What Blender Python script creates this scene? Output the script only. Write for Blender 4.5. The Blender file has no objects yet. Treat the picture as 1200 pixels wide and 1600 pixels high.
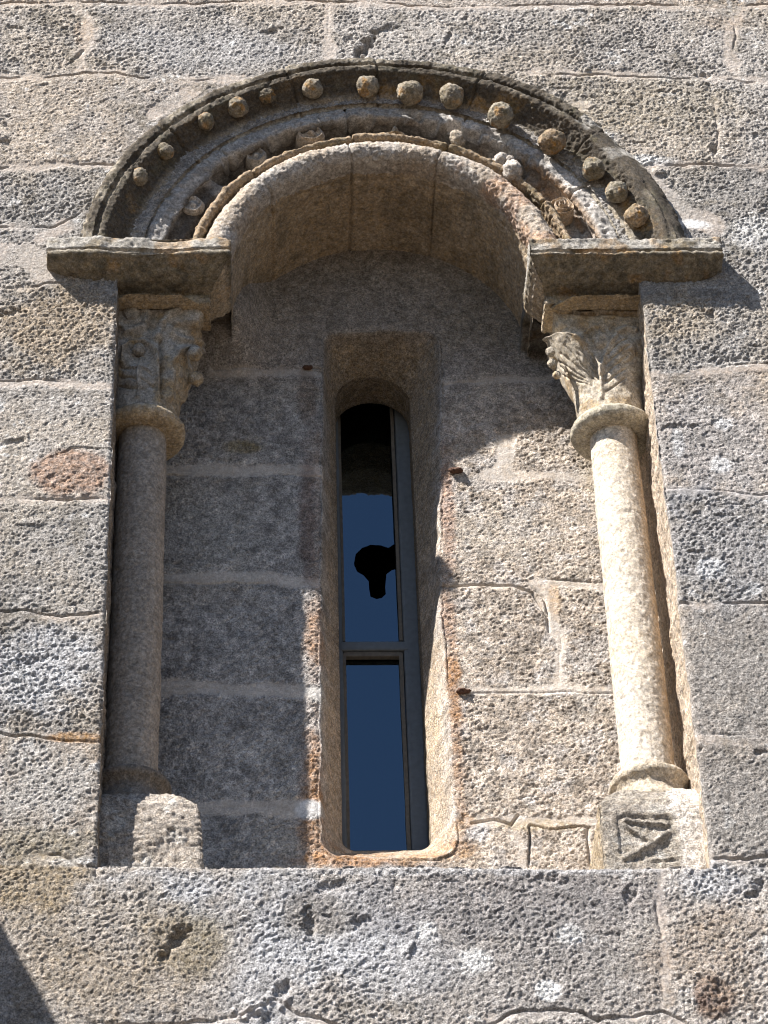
import bpy, math
import numpy as np
from mathutils import Vector, Matrix
from mathutils.geometry import tessellate_polygon

# ------------------------------------------------------------------ camera, sky, sun, exposure
scene = bpy.context.scene
FPX, DIST = 4450.0, 6.7                       # focal length in photograph pixels (1200x1600), slant distance to the wall
PITCH, YAW, ROLL, ZC = math.radians(40), math.radians(3.0), math.radians(2.0), 5.9
FW = np.array([math.cos(PITCH)*math.sin(YAW), math.cos(PITCH)*math.cos(YAW), math.sin(PITCH)])
_r = np.array([math.cos(YAW), -math.sin(YAW), 0.0]); _u = np.cross(_r, FW)
RT = math.cos(ROLL)*_r - math.sin(ROLL)*_u
UP = math.sin(ROLL)*_r + math.cos(ROLL)*_u
CAM = np.array([0, 0, ZC]) - DIST*FW
cam_data = bpy.data.cameras.new('camera'); cam = bpy.data.objects.new('camera', cam_data)
scene.collection.objects.link(cam)
cam_data.sensor_fit = 'VERTICAL'; cam_data.sensor_height = 36.0; cam_data.lens = FPX/1600*36.0
cam_data.clip_start = 0.1; cam_data.clip_end = 2000
m = Matrix.Identity(4)
for k in range(3):
    m[k][0] = RT[k]; m[k][1] = UP[k]; m[k][2] = -FW[k]; m[k][3] = CAM[k]
cam.matrix_world = m
scene.camera = cam

SUN = Vector((-1.42, -1.0, 1.97)).normalized()  # towards the sun
elev = math.asin(SUN.z); azim = math.atan2(SUN.x, SUN.y)
world = bpy.data.worlds.new('World'); scene.world = world; world.use_nodes = True
nt = world.node_tree; bg = nt.nodes['Background']
sky = nt.nodes.new('ShaderNodeTexSky'); sky.sky_type = 'NISHITA'; sky.sun_disc = False
sky.sun_elevation = elev; sky.sun_rotation = azim; sky.altitude = 300; sky.air_density = 1.0; sky.dust_density = 0.1; sky.ozone_density = 4.0
nt.links.new(sky.outputs[0], bg.inputs[0]); bg.inputs[1].default_value = 0.048
sd = bpy.data.lights.new('sun', 'SUN'); sd.energy = 5.0; sd.angle = math.radians(0.53); sd.color = (1.0, 0.945, 0.875)
so = bpy.data.objects.new('sun', sd); scene.collection.objects.link(so)
so.rotation_euler = SUN.to_track_quat('Z', 'Y').to_euler(); so.location = (-8, -6, 14)
scene.view_settings.view_transform = 'Standard'; scene.view_settings.look = 'None'
scene.view_settings.exposure = 1.33; scene.view_settings.gamma = 1.0
scene.cycles.filter_width = 1.1
scene.cycles.max_bounces = 6; scene.cycles.diffuse_bounces = 3

# ------------------------------------------------------------------ helpers
def at(px, py, y=0.0):
    """point of the plane at depth y that the photograph's pixel shows"""
    d = FW + RT*(px-600)/FPX + UP*(800-py)/FPX
    return CAM + (y-CAM[1])/d[1]*d
def XZ(px, py, y=0.0):
    p = at(px, py, y); return p[0], p[2]

rng = np.random.default_rng(7)
PERM = rng.permutation(4096); VAL = rng.uniform(-1, 1, 4096)
def _h(ix, iy, iz): return VAL[PERM[(PERM[(PERM[ix & 4095]+iy) & 4095]+iz) & 4095]]
def vn(P, f, seed=0):
    q = np.asarray(P)*f+seed*17.31
    i = np.floor(q).astype(np.int64); t = q-i; t = t*t*(3-2*t)
    x, y, z = i[..., 0], i[..., 1], i[..., 2]; a, b, c = t[..., 0], t[..., 1], t[..., 2]
    l = lambda u, v, w: u+(v-u)*w
    return l(l(l(_h(x,y,z), _h(x+1,y,z), a), l(_h(x,y+1,z), _h(x+1,y+1,z), a), b),
             l(l(_h(x,y,z+1), _h(x+1,y,z+1), a), l(_h(x,y+1,z+1), _h(x+1,y+1,z+1), a), b), c)
def n2(x, z, f, seed=0, fz=None):
    qx = x*f+seed*13.7+5000; qz = z*(fz or f)+seed*7.9+5000
    i = np.floor(qx).astype(np.int64); k = np.floor(qz).astype(np.int64)
    a = qx-i; b = qz-k; a = a*a*(3-2*a); b = b*b*(3-2*b)
    h = lambda u, v: VAL[PERM[(PERM[(u+seed*101) & 4095]+v) & 4095]]
    return (h(i,k)*(1-a)+h(i+1,k)*a)*(1-b)+(h(i,k+1)*(1-a)+h(i+1,k+1)*a)*b
def fbm2(x, z, f, o=3, seed=0):
    s = 0; a = 1
    for k in range(o): s = s+a*n2(x, z, f*2.03**k, seed+k*3); a *= .55
    return s
def fbm3(P, f, o=3, seed=0):
    s = 0; a = 1
    for k in range(o): s = s+a*vn(P, f*2.03**k, seed+k*3); a *= .55
    return s
def sm(a, b, x):
    t = np.clip((x-a)/(b-a), 0, 1); return t*t*(3-2*t)
def mixc(C, col, w):
    return C+(np.array(col)-C)*np.clip(w, 0, 1)[..., None]

def polydist(x, z, pts):
    """distance of every (x,z) to a polyline"""
    d = np.full(x.shape, 9.0)
    for (ax, az), (bx, bz) in zip(pts[:-1], pts[1:]):
        vx, vz = bx-ax, bz-az; L = vx*vx+vz*vz+1e-12
        t = np.clip(((x-ax)*vx+(z-az)*vz)/L, 0, 1)
        d = np.minimum(d, np.hypot(x-ax-t*vx, z-az-t*vz))
    return d

def stone_relief(x, z, amp=1.0, seed=0):
    """tooled, weathered granite: wormy ridges leaning up to the right, pits and soft waves (metres, + is outwards)"""
    c, s = math.cos(.42), math.sin(.42)
    wx = x+.004*n2(x, z, 55, seed+11); wz = z+.004*n2(x, z, 55, seed+12)
    u = c*wx+s*wz; v = -s*wx+c*wz
    # rounded grains parted by thin crevices
    r1 = 2.6*np.abs(n2(u, v, 72, seed+1, 108))-1; r4 = 2.6*np.abs(n2(u, v, 126, seed+15, 180))-1; r5 = 2.6*np.abs(n2(x, z, 195, seed+18))-1
    r2 = n2(u, v, 135, seed+2, 190); r3 = n2(x, z, 230, seed+5)
    zone = .85+.45*n2(x, z, 7, seed+4); gate = sm(-.2, .6, n2(x, z, 5, seed+17)); pit2 = n2(x, z, 34, seed+16, 60)
    h = .0011*r1*zone+.0018*r4*zone+.0012*r5+.0010*r2+.0010*r3+.0007*n2(x, z, 390, seed+19)
    h = h-.0045*sm(.6, .95, pit2+.25*n2(x, z, 120, seed+20))*gate
    h = h+.0020*n2(x, z, 18, seed+7)+.0035*n2(x, z, 4.5, seed+8)
    return h*amp

# ------------------------------------------------------------------ materials (procedural)
def stone_material(name, speck=.5, bump=.5, scale=1.0, rough=.92, mica=.35):
    mt = bpy.data.materials.new(name); mt.use_nodes = True
    n = mt.node_tree.nodes; L = mt.node_tree.links; b = n['Principled BSDF']
    b.inputs['Roughness'].default_value = rough; b.inputs['Specular IOR Level'].default_value = .25
    tc = n.new('ShaderNodeTexCoord'); at_ = n.new('ShaderNodeAttribute'); at_.attribute_name = 'tint'
    def noise(sc, det, ro=.6):
        t = n.new('ShaderNodeTexNoise'); t.inputs['Scale'].default_value = sc*scale
        t.inputs['Detail'].default_value = det; t.inputs['Roughness'].default_value = ro
        L.new(tc.outputs['Object'], t.inputs['Vector']); return t
    def ramp(src, p0, c0, p1, c1):
        r = n.new('ShaderNodeMapRange'); r.inputs[1].default_value = p0; r.inputs[2].default_value = p1
        r.inputs[3].default_value = c0; r.inputs[4].default_value = c1; L.new(src, r.inputs[0]); return r
    g1 = noise(260, 3, .75); g2 = noise(38, 4, .7); g3 = noise(620, 1)
    r1 = ramp(g1.outputs[0], .34, 1-speck, .66, 1+speck*.8)
    r2 = ramp(g2.outputs[0], .32, .68, .68, 1.25)
    g5 = noise(105, 2, .6); r5 = ramp(g5.outputs[0], .34, .72, .66, 1.26)
    m5 = n.new('ShaderNodeMath'); m5.operation = 'MULTIPLY'; L.new(r2.outputs[0], m5.inputs[0]); L.new(r5.outputs[0], m5.inputs[1]); r2 = m5
    mu = n.new('ShaderNodeMath'); mu.operation = 'MULTIPLY'; L.new(r1.outputs[0], mu.inputs[0]); L.new(r2.outputs[0], mu.inputs[1])
    vo = n.new('ShaderNodeTexVoronoi'); vo.inputs['Scale'].default_value = 170*scale; L.new(tc.outputs['Object'], vo.inputs['Vector'])
    r3 = ramp(vo.outputs['Distance'], .12, 1-mica, .33, 1.0)
    mu2 = n.new('ShaderNodeMath'); mu2.operation = 'MULTIPLY'; L.new(mu.outputs[0], mu2.inputs[0]); L.new(r3.outputs[0], mu2.inputs[1])
    am = n.new('ShaderNodeMix'); am.inputs[2].default_value = 1.0; L.new(at_.outputs['Alpha'], am.inputs[0]); L.new(mu2.outputs[0], am.inputs[3]); mu2 = am
    vm = n.new('ShaderNodeVectorMath'); vm.operation = 'SCALE'; L.new(at_.outputs['Color'], vm.inputs[0]); L.new(mu2.outputs[0], vm.inputs['Scale'])
    hs = n.new('ShaderNodeHueSaturation')
    g4 = noise(90, 2); r4 = ramp(g4.outputs[0], .3, .75, .7, 1.35); L.new(r4.outputs[0], hs.inputs['Saturation'])
    L.new(vm.outputs[0], hs.inputs['Color']); L.new(hs.outputs[0], b.inputs['Base Color'])
    ad = n.new('ShaderNodeMath'); ad.operation = 'MULTIPLY_ADD'; ad.inputs[1].default_value = .35
    L.new(g5.outputs[0], ad.inputs[0]); L.new(g1.outputs[0], ad.inputs[2]); ad.inputs[1].default_value = .9
    bp = n.new('ShaderNodeBump'); bp.inputs['Strength'].default_value = bump; bp.inputs['Distance'].default_value = .006
    sa = n.new('ShaderNodeMath'); sa.operation = 'MULTIPLY'; sa.inputs[1].default_value = bump; L.new(at_.outputs['Alpha'], sa.inputs[0]); L.new(sa.outputs[0], bp.inputs['Strength'])
    L.new(ad.outputs[0], bp.inputs['Height']); L.new(bp.outputs[0], b.inputs['Normal'])
    return mt
M_WALL = stone_material('rough_granite', .6, 1.0)
M_FINE = stone_material('dressed_granite', .42, .5, 1.15)
M_SMOOTH = stone_material('column_granite', .3, .25, 1.3)

def simple_material(name, col, rough=.6, metal=0.0, noise_amt=.25, nscale=60, bump=.2):
    mt = bpy.data.materials.new(name); mt.use_nodes = True
    n = mt.node_tree.nodes; L = mt.node_tree.links; b = n['Principled BSDF']
    b.inputs['Roughness'].default_value = rough; b.inputs['Metallic'].default_value = metal
    tc = n.new('ShaderNodeTexCoord'); t = n.new('ShaderNodeTexNoise'); t.inputs['Scale'].default_value = nscale; t.inputs['Detail'].default_value = 5
    L.new(tc.outputs['Object'], t.inputs['Vector'])
    mx = n.new('ShaderNodeMix'); mx.data_type = 'RGBA'
    mx.inputs[6].default_value = (*[c*(1-noise_amt) for c in col], 1); mx.inputs[7].default_value = (*[min(1, c*(1+noise_amt)) for c in col], 1)
    L.new(t.outputs[0], mx.inputs[0]); L.new(mx.outputs[2], b.inputs['Base Color'])
    bp = n.new('ShaderNodeBump'); bp.inputs['Strength'].default_value = bump; bp.inputs['Distance'].default_value = .004
    L.new(t.outputs[0], bp.inputs['Height']); L.new(bp.outputs[0], b.inputs['Normal'])
    return mt
M_FRAME = simple_material('weathered_grey_paint', (.15, .168, .185), .6, 0, .35)
M_BEAD = simple_material('old_putty', (.17, .15, .125), .9, 0, .45, 90)
M_RUST = simple_material('rusty_iron', (.09, .045, .028), .9, 0, .6, 120, .6)
M_GROUND = simple_material('dry_ground', (.08, .062, .045), .95, 0, .3, 2)
M_DARK = simple_material('plaster_inside', (.10, .09, .08), .95)

def glass_material():
    mt = bpy.data.materials.new('window_glass'); mt.use_nodes = True
    n = mt.node_tree.nodes; L = mt.node_tree.links; n.remove(n['Principled BSDF'])
    out = n['Material Output']; gl = n.new('ShaderNodeBsdfGlossy'); gl.inputs['Roughness'].default_value = .015
    tr = n.new('ShaderNodeBsdfTransparent'); tr.inputs[0].default_value = (.55, .62, .62, 1)
    fr = n.new('ShaderNodeFresnel'); fr.inputs[0].default_value = 2.5; gl.inputs['Color'].default_value = (.70, .88, 1.0, 1)
    mx = n.new('ShaderNodeMixShader'); L.new(fr.outputs[0], mx.inputs[0]); L.new(tr.outputs[0], mx.inputs[1]); L.new(gl.outputs[0], mx.inputs[2])
    L.new(mx.outputs[0], out.inputs[0])
    tc = n.new('ShaderNodeTexCoord'); t = n.new('ShaderNodeTexNoise'); t.inputs['Scale'].default_value = 7
    L.new(tc.outputs['Object'], t.inputs['Vector'])
    bp = n.new('ShaderNodeBump'); bp.inputs['Strength'].default_value = .06; bp.inputs['Distance'].default_value = .01
    L.new(t.outputs[0], bp.inputs['Height']); L.new(bp.outputs[0], gl.inputs['Normal'])
    return mt
M_GLASS = glass_material()

# ------------------------------------------------------------------ mesh builders
def mesh_obj(name, V, F, mat, C=None, parent=None, smooth=True):
    """V (n,3), F (m,4) or (m,3) int array"""
    V = np.asarray(V, np.float32); F = np.asarray(F, np.int32); k = F.shape[1]
    me = bpy.data.meshes.new(name)
    me.vertices.add(len(V)); me.vertices.foreach_set('co', V.ravel())
    me.loops.add(F.size); me.loops.foreach_set('vertex_index', F.ravel())
    me.polygons.add(len(F)); me.polygons.foreach_set('loop_start', np.arange(0, F.size, k, dtype=np.int32))
    me.polygons.foreach_set('use_smooth', np.full(len(F), smooth))
    if C is not None:
        at_ = me.attributes.new('tint', 'FLOAT_COLOR', 'POINT')
        cc = np.ones((len(V), 4), np.float32); C = np.asarray(C); cc[:, :C.shape[-1]] = np.broadcast_to(C, (len(V), C.shape[-1])); at_.data.foreach_set('color', cc.ravel())
    me.update(calc_edges=True); me.validate()
    me.materials.append(mat)
    o = bpy.data.objects.new(name, me); scene.collection.objects.link(o)
    if parent is not None: attach(o, parent)
    return o
def attach(o, parent):
    o.parent = parent
    inv = Matrix.Identity(4); p = parent
    while p is not None: inv = inv @ Matrix.Translation(-p.location); p = p.parent
    o.matrix_parent_inverse = inv if parent.type == 'EMPTY' else Matrix.Identity(4)
def grid_faces(m_, n_, mask=None, closed=False, base=0):
    idx = np.arange(m_*n_).reshape(m_, n_)+base
    if closed: idx = np.concatenate([idx, idx[:, :1]], 1)
    F = np.stack([idx[:-1, :-1], idx[:-1, 1:], idx[1:, 1:], idx[1:, :-1]], -1)
    if mask is not None: return F[mask]
    return F.reshape(-1, 4)
def grid_obj(name, P, mat, C=None, parent=None, mask=None, closed=False, compact=False):
    m_, n_ = P.shape[:2]; F = grid_faces(m_, n_, mask, closed); V = P.reshape(-1, 3)
    C = None if C is None else np.broadcast_to(C, P.shape).reshape(-1, 3)
    if mask is not None:
        used = np.unique(F); re = np.zeros(len(V), np.int64); re[used] = np.arange(len(used)); F = re[F]; V = V[used]; C = None if C is None else C[used]
    return mesh_obj(name, V, F, mat, C, parent)
def merge(parts):
    """parts: list of (V, F, C) all quads"""
    V, F, C, b = [], [], [], 0
    for v, f, c in parts:
        v = np.asarray(v).reshape(-1, 3); V.append(v); F.append(np.asarray(f)+b); c = np.asarray(c, float); c = np.broadcast_to(c, (len(v), c.shape[-1])); b += len(v)
        C.append(c if c.shape[1] == 4 else np.concatenate([c, np.ones((len(v), 1))], 1))
    return np.concatenate(V), np.concatenate(F), np.concatenate(C)
def thing(name, label, cat, loc=(0, 0, 0), group=None):
    o = bpy.data.objects.new(name, None); scene.collection.objects.link(o); o.location = loc
    o.empty_display_size = .1
    o['label'] = label; o['category'] = cat
    if group: o['group'] = group
    return o
def tag(o, label=None, cat=None, group=None, kind=None):
    if label: o['label'] = label
    if cat: o['category'] = cat
    if group: o['group'] = group
    if kind: o['kind'] = kind
    return o
def lines(a, b, fa, fb, step, big):
    """grid lines from a to b, fine between fa and fb"""
    mid = np.linspace(fa, fb, int(round((fb-fa)/step))+1)
    def out(s, e):
        r = []; p = s; d = step; sg = 1 if e > s else -1
        while abs(e-p) > 1e-6:
            d = min(d*1.18, big); p = p+sg*min(d, abs(e-p)); r.append(p)
        return r
    return np.array(out(fa, a)[::-1]+list(mid)+out(fb, b))

# colours (base colours of the stone, linear)
BEIGE = (.45, .395, .34); GREY = (.42, .385, .355); COOL = (.47, .455, .445); MORTAR = (.46, .395, .345)
DARKL = (.13, .115, .085); WHITE = (.78, .78, .78); ORANGE = (.44, .26, .15); TAN = (.50, .40, .27); BROWN = (.30, .235, .165)

def patches(x, z, C, lst, y, seed=50):
    """soft irregular stains: (px, py, rx_px, ry_px, colour, strength, edge)"""
    nz = .35*fbm2(x, z, 22, 3, seed)+.25*n2(x, z, 6, seed+9)
    for (px, py, rx, ry, col, st, ed) in lst:
        cx, cz = XZ(px, py, y)
        d = np.hypot((x-cx)/(rx*.00151), (z-cz)/(ry*.00197))+nz*min(1, ed*1.8)
        C = mixc(C, col, st*sm(1+ed, 1-ed, d))
    return C

# ------------------------------------------------------------------ THE FRONT WALL
JL = lambda z: np.interp(z, [4.92, 6.6], [-.637, -.650])
JR = lambda z: np.interp(z, [4.92, 6.6], [.674, .670])
SILL = lambda x: np.interp(x, [-.68, .67], [4.921, 4.906])
ZTOP = 6.745
ACX, ACZ = .022, 6.71                           # centre of the arch
# joints: (points in photograph pixels, half width of mortar in px, crack depth 0..1, crack side offset px)
JOINTS = [
 ([(-60,8),(120,4),(250,9),(430,2),(520,4),(700,12),(850,9),(1050,9),(1110,14),(1260,6)], 7, .9, -3),
 ([(125,15),(135,40),(138,72),(118,84),(128,108)], 12, .5, 5),
 ([(-60,120),(60,122),(130,114),(180,113),(250,124),(330,124),(430,122)], 10, .9, 0),
 ([(300,140),(240,175)], 16, 0, 0),
 ([(-60,262),(60,262),(100,256),(150,258),(200,262)], 9, .8, -2),
 ([(-60,352),(40,356),(85,354),(130,330)], 8, .9, 0),
 ([(60,372),(110,352)], 14, 0, 0),
 ([(515,10),(512,60),(516,100)], 9, .2, 0),
 ([(830,112),(920,114),(1010,118),(1080,120),(1260,128)], 9, .7, 3),
 ([(1148,22),(1140,60),(1143,110)], 12, .6, 8),
 ([(1000,262),(1060,258),(1110,258),(1260,264)], 6, .8, 0),
 ([(905,165),(890,190)], 18, 0, 0),
 ([(1010,285),(1060,330),(1110,350)], 26, 0, 0),
 ([(1115,150),(1120,200),(1115,240)], 3, .5, 0),
 ([(-60,400),(40,395),(75,430)], 28, 0, 0),
 ([(-60,450),(40,449),(100,440)], 4, .6, 0),
 ([(-60,598),(60,597),(140,601),(185,604)], 8, .6, -4),
 ([(185,702),(140,702),(110,700),(72,720),(48,738),(50,756)], 2, .6, 0),
 ([(-60,790),(20,783),(60,776),(112,779),(175,779)], 7, .7, 1),
 ([(-60,958),(40,957),(95,966),(170,958)], 8, .9, -4),
 ([(-60,1146),(40,1145),(90,1150),(125,1157),(180,1158)], 7, 1.0, 2),
 ([(-60,1345),(40,1340),(90,1338),(130,1352)], 5, 1.0, 0),
 ([(1000,580),(1060,582),(1140,576),(1260,570)], 9, .7, -8),
 ([(1030,766),(1090,765),(1143,770),(1260,774)], 6, .6, -2),
 ([(1060,944),(1130,943),(1260,941)], 4, .8, 0),
 ([(1085,1152),(1140,1154),(1260,1164)], 9, .5, -5),
 ([(1105,1342),(1150,1341),(1260,1337)], 5, .9, 0),
 ([(1031,1350),(1031,1400),(1036,1440),(1041,1480),(1040,1530),(1041,1590)], 8, .45, -6),
 ([(-60,1620),(100,1612),(240,1606),(330,1597),(390,1585),(430,1562),(470,1588),(560,1615),(740,1615),(800,1588),(870,1577),(935,1598),(1035,1582),(1080,1606),(1260,1612)], 6, 1.0, -3),
]
# courses above and below what the photograph shows
def px_off(pts): return [XZ(*p) for p in pts]

xs = lines(-3.0, 3.2, -1.06, 1.17, .0026, .05)
zs = lines(0.0, 9.6, 4.48, 7.82, .0026, .06)
iL = int(np.argmin(abs(xs+.643))); iR = int(np.argmin(abs(xs-.672))); jS = int(np.argmin(abs(zs-4.914))); jT = int(np.argmin(abs(zs-ZTOP)))
X, Z = np.meshgrid(xs, zs)
tent = lambda d, w: np.clip(1-abs(d)/w, 0, 1)
ejL = .0022*n2(Z*0, Z, 14, 71)+.0022*n2(Z*0, Z, 45, 72)+.0012*n2(Z*0, Z, 120, 73)
ejR = .0022*n2(Z*0+1, Z, 14, 74)+.0022*n2(Z*0, Z, 45, 75)+.0012*n2(Z*0, Z, 120, 76)
esS = .0022*n2(X, X*0, 12, 77)+.0025*n2(X, X*0, 45, 78)+.0014*n2(X, X*0, 120, 79)
ej = (Z < 7.2)
X = X + tent(X-xs[iL], .12)*(JL(Z)-xs[iL]+ejL*tent(X-xs[iL], .03)) + tent(X-xs[iR], .12)*(JR(Z)-xs[iR]+ejR*tent(X-xs[iR], .03))
Z = Z + tent(Z-zs[jS], .12)*(SILL(X)-zs[jS]+esS*tent(Z-zs[jS], .03))
JW = []
for pts, hw, cr, off in JOINTS:
    q = px_off(pts)
    if pts[0][0] == -60: q = [(-3.1, q[0][1]+.01), (-2.0, q[0][1]-.006)]+q
    if pts[-1][0] == 1260: q = q+[(2.1, q[-1][1]-.006), (3.3, q[-1][1]+.008)]
    JW.append((q, hw, cr, off))
_jr = np.random.default_rng(5)
for k, zc_ in enumerate([.35,.75,1.15,1.5,1.9,2.3,2.65,3.05,3.45,3.8,4.18,8.1,8.5,8.85,9.2]):
    JW.append(([(-3.1, zc_), (0, zc_+.01), (3.3, zc_-.006)], 7, .7, 0)); xx = -3+_jr.uniform(.2, .9)
    while xx < 3.2: JW.append(([(xx, zc_), (xx+.005, zc_+.37)], 6, .5, 0)); xx += _jr.uniform(.5, 1.1)
for xx, za, zb in ((-1.5,4.93,5.3),(-1.9,5.3,5.64),(-1.35,5.64,5.98),(-2.2,5.98,6.3),(-1.6,6.3,6.63),(-2.4,6.63,6.83),(-1.8,6.83,7.05),(-1.4,7.05,7.4),(-2.2,7.4,7.7),(1.6,4.93,5.24),(1.35,5.24,5.62),(2.1,5.62,5.95),(1.5,5.95,6.37),(2.2,6.37,7.05),(1.4,7.05,7.42),(1.9,7.42,7.7)):
    JW.append(([(xx, za), (xx, zb)], 6, .5, 0))
# block labels on a coarse raster
cs_ = .012; lx = np.arange(-1.2, 1.35, cs_); lz = np.arange(4.3, 7.95, cs_); LX, LZ = np.meshgrid(lx, lz); bar_ = np.zeros(LX.shape, bool)
for q, hw, cr, off in JW: bar_ |= polydist(LX, LZ, q) < .011
bar_ |= (np.abs(np.hypot(LX-ACX, LZ-ACZ)-.74) < .02) & (LZ > 6.7)
bar_ |= (LX > -.64) & (LX < .67) & (LZ > 4.92) & (LZ < 6.72)
LAB = np.zeros(LX.shape, int); cur = 0
for a0_ in range(LX.shape[0]):
    for b0_ in range(LX.shape[1]):
        if bar_[a0_, b0_] or LAB[a0_, b0_]: continue
        cur += 1; st_ = [(a0_, b0_)]; LAB[a0_, b0_] = cur
        while st_:
            p_, q_ = st_.pop()
            for u_, v_ in ((p_+1, q_), (p_-1, q_), (p_, q_+1), (p_, q_-1)):
                if 0 <= u_ < LX.shape[0] and 0 <= v_ < LX.shape[1] and not bar_[u_, v_] and not LAB[u_, v_]: LAB[u_, v_] = cur; st_.append((u_, v_))
for _ in range(4):
    for dx_, dz_ in ((1, 0), (-1, 0), (0, 1), (0, -1)):
        sh = np.roll(np.roll(LAB, dx_, 1), dz_, 0); LAB = np.where(LAB == 0, sh, LAB)
BR = np.random.default_rng(11).uniform(-1, 1, (cur+1, 5)); BR[0] = 0
def block_of(x, z):
    i = np.clip(((z-4.3)/cs_+.5).astype(int), 0, LAB.shape[0]-1); k = np.clip(((x+1.2)/cs_+.5).astype(int), 0, LAB.shape[1]-1)
    return BR[LAB[i, k]]
def wall_surface(X, Z):
    B = block_of(X+.003*n2(X, Z, 60, 38), Z+.003*n2(X, Z, 60, 39))
    H = stone_relief(X, Z, .76, 0)*(1+.35*B[..., 0])+.0022*B[..., 1]
    wob = .006; wx = X+wob*n2(X, Z, 20, 31)+.003*n2(X, Z, 60, 33); wz = Z+wob*n2(X, Z, 20, 32)+.003*n2(X, Z, 60, 34)
    # base colour of the courses
    C = np.broadcast_to(np.array(GREY), X.shape+(3,)).copy()
    C = mixc(C, BEIGE, sm(-.3, .5, n2(X, Z, 3.1, 21)+.35*fbm2(X, Z, 14, 3, 22)))
    C = mixc(C, COOL, .8*sm(5.2, 4.9, Z+.06*n2(X, Z, 5, 23)))
    C = C*(1+.10*B[..., 2:3]+.035*B[..., 3:4]*np.array([1, 0, -1]))
    C = C*(1+.13*n2(X, Z, 2.2, 24)+.12*fbm2(X, Z, 30, 2, 25))[..., None]
    mort = np.zeros(X.shape); crack = np.zeros(X.shape)
    for q, hw, cr, off in JW:
        xs_ = [p[0] for p in q]; zs_ = [p[1] for p in q]
        sel = (X > min(xs_)-.08) & (X < max(xs_)+.08) & (Z > min(zs_)-.08) & (Z < max(zs_)+.08)
        if not sel.any(): continue
        d = polydist(wx[sel], wz[sel], q)
        if hw > 2.5: mort[sel] = np.maximum(mort[sel], sm(hw*.0015+.007, hw*.0015-.006, d+.006*n2(X[sel], Z[sel], 35, 36)+.004*n2(X[sel], Z[sel], 95, 40)))
        if cr > 0:
            o = off*.0019
            q2 = [(a, b-o) for a, b in q] if abs(q[0][0]-q[-1][0]) > abs(q[0][1]-q[-1][1]) else [(a+off*.0015, b) for a, b in q]
            dc = polydist(wx[sel], wz[sel], q2)
            gate = sm(-.25, .35, n2(X[sel], Z[sel], 11, 37)+.7*(cr-.65))
            crack[sel] = np.maximum(crack[sel], cr*gate*sm(.0042, .001, dc))
    H = H*(1-.75*mort)-.0012*mort-.0075*crack
    mort = mort*sm(-.75, -.1, n2(X, Z, 6, 46)+.5*n2(X, Z, 25, 47))
    C = mixc(C, np.array(MORTAR)*.95, .55*mort)
    # patches of lichen, lime and iron
    spots = n2(X, Z, 17, 41)*.6+fbm2(X, Z, 55, 2, 42)*.45
    C = mixc(C, WHITE, .55*sm(.58, .85, spots+.25*n2(X, Z, 2.5, 43))*(1-mort))
    C = mixc(C, (.17, .15, .12), .5*sm(.55, 1.0, n2(X, Z, 11, 44)+.5*fbm2(X, Z, 60, 2, 45)))
    LG = (.52, .53, .56)
    C = patches(X, Z, C, [
      (220,1430,120,45,LG,.75,.4),(500,1450,150,60,LG,.7,.45),(600,1500,90,50,LG,.6,.4),(240,1385,200,18,LG,.65,.4),(420,1520,60,60,LG,.5,.4),
      (300,1470,60,40,(.26,.22,.15),.7,.4),(500,1430,50,30,(.24,.21,.17),.6,.4),(150,1480,120,90,(.36,.30,.23),.6,.5),(60,1380,90,40,(.34,.27,.18),.7,.4),
      (780,1410,260,50,(.24,.23,.24),.6,.5),(850,1500,150,70,(.30,.29,.29),.5,.5),
      (1110,890,24,17,WHITE,.95,.25),(1125,725,16,12,WHITE,.9,.3),(1130,660,14,10,WHITE,.8,.3),(1060,690,10,22,WHITE,.75,.3),(1180,920,12,9,WHITE,.8,.3),
      (855,1548,17,13,WHITE,.95,.25),(740,1500,22,14,WHITE,.75,.4),(668,1455,16,12,WHITE,.7,.4),(890,1460,18,10,WHITE,.6,.4),(1110,1380,60,25,LG,.7,.4),
      (1120,700,110,90,(.40,.40,.42),.45,.5),(1120,860,110,90,(.33,.34,.37),.55,.5),(1150,1250,80,90,(.27,.26,.25),.55,.5),(1160,1060,80,90,(.28,.27,.26),.5,.5),
      (1113,1555,30,26,(.17,.11,.09),.9,.2),(1120,1490,90,70,(.38,.31,.25),.6,.5),
      (110,740,60,36,(.36,.24,.18),.75,.2),(90,500,110,70,(.42,.33,.23),.6,.5),(60,1050,80,60,LG,.75,.5),(60,1220,80,60,(.50,.50,.50),.6,.5),(70,1320,90,22,(.26,.23,.17),.6,.5),
      (120,1152,45,8,(.42,.28,.17),.85,.3),(320,80,150,40,LG,.35,.5),(130,50,15,26,(.44,.37,.31),.8,.3),
      (1000,160,170,60,(.40,.34,.25),.4,.5),(1060,500,60,50,(.42,.34,.24),.5,.5),
      (1010,250,40,9,WHITE,.7,.5),(1080,350,36,9,WHITE,.9,.35),(1040,300,70,45,(.36,.34,.32),.6,.4),(1180,360,40,30,WHITE,.55,.5),
      (950,215,20,10,WHITE,.5,.5),(1130,35,40,14,(.42,.35,.29),.6,.5),(60,410,60,40,(.37,.34,.31),.8,.4),(363,70,6,7,(.85,.85,.85),.95,.3),
      (275,1345,200,7,WHITE,.55,.4),(700,1360,380,6,(.55,.55,.57),.5,.4)], 0)
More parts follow.
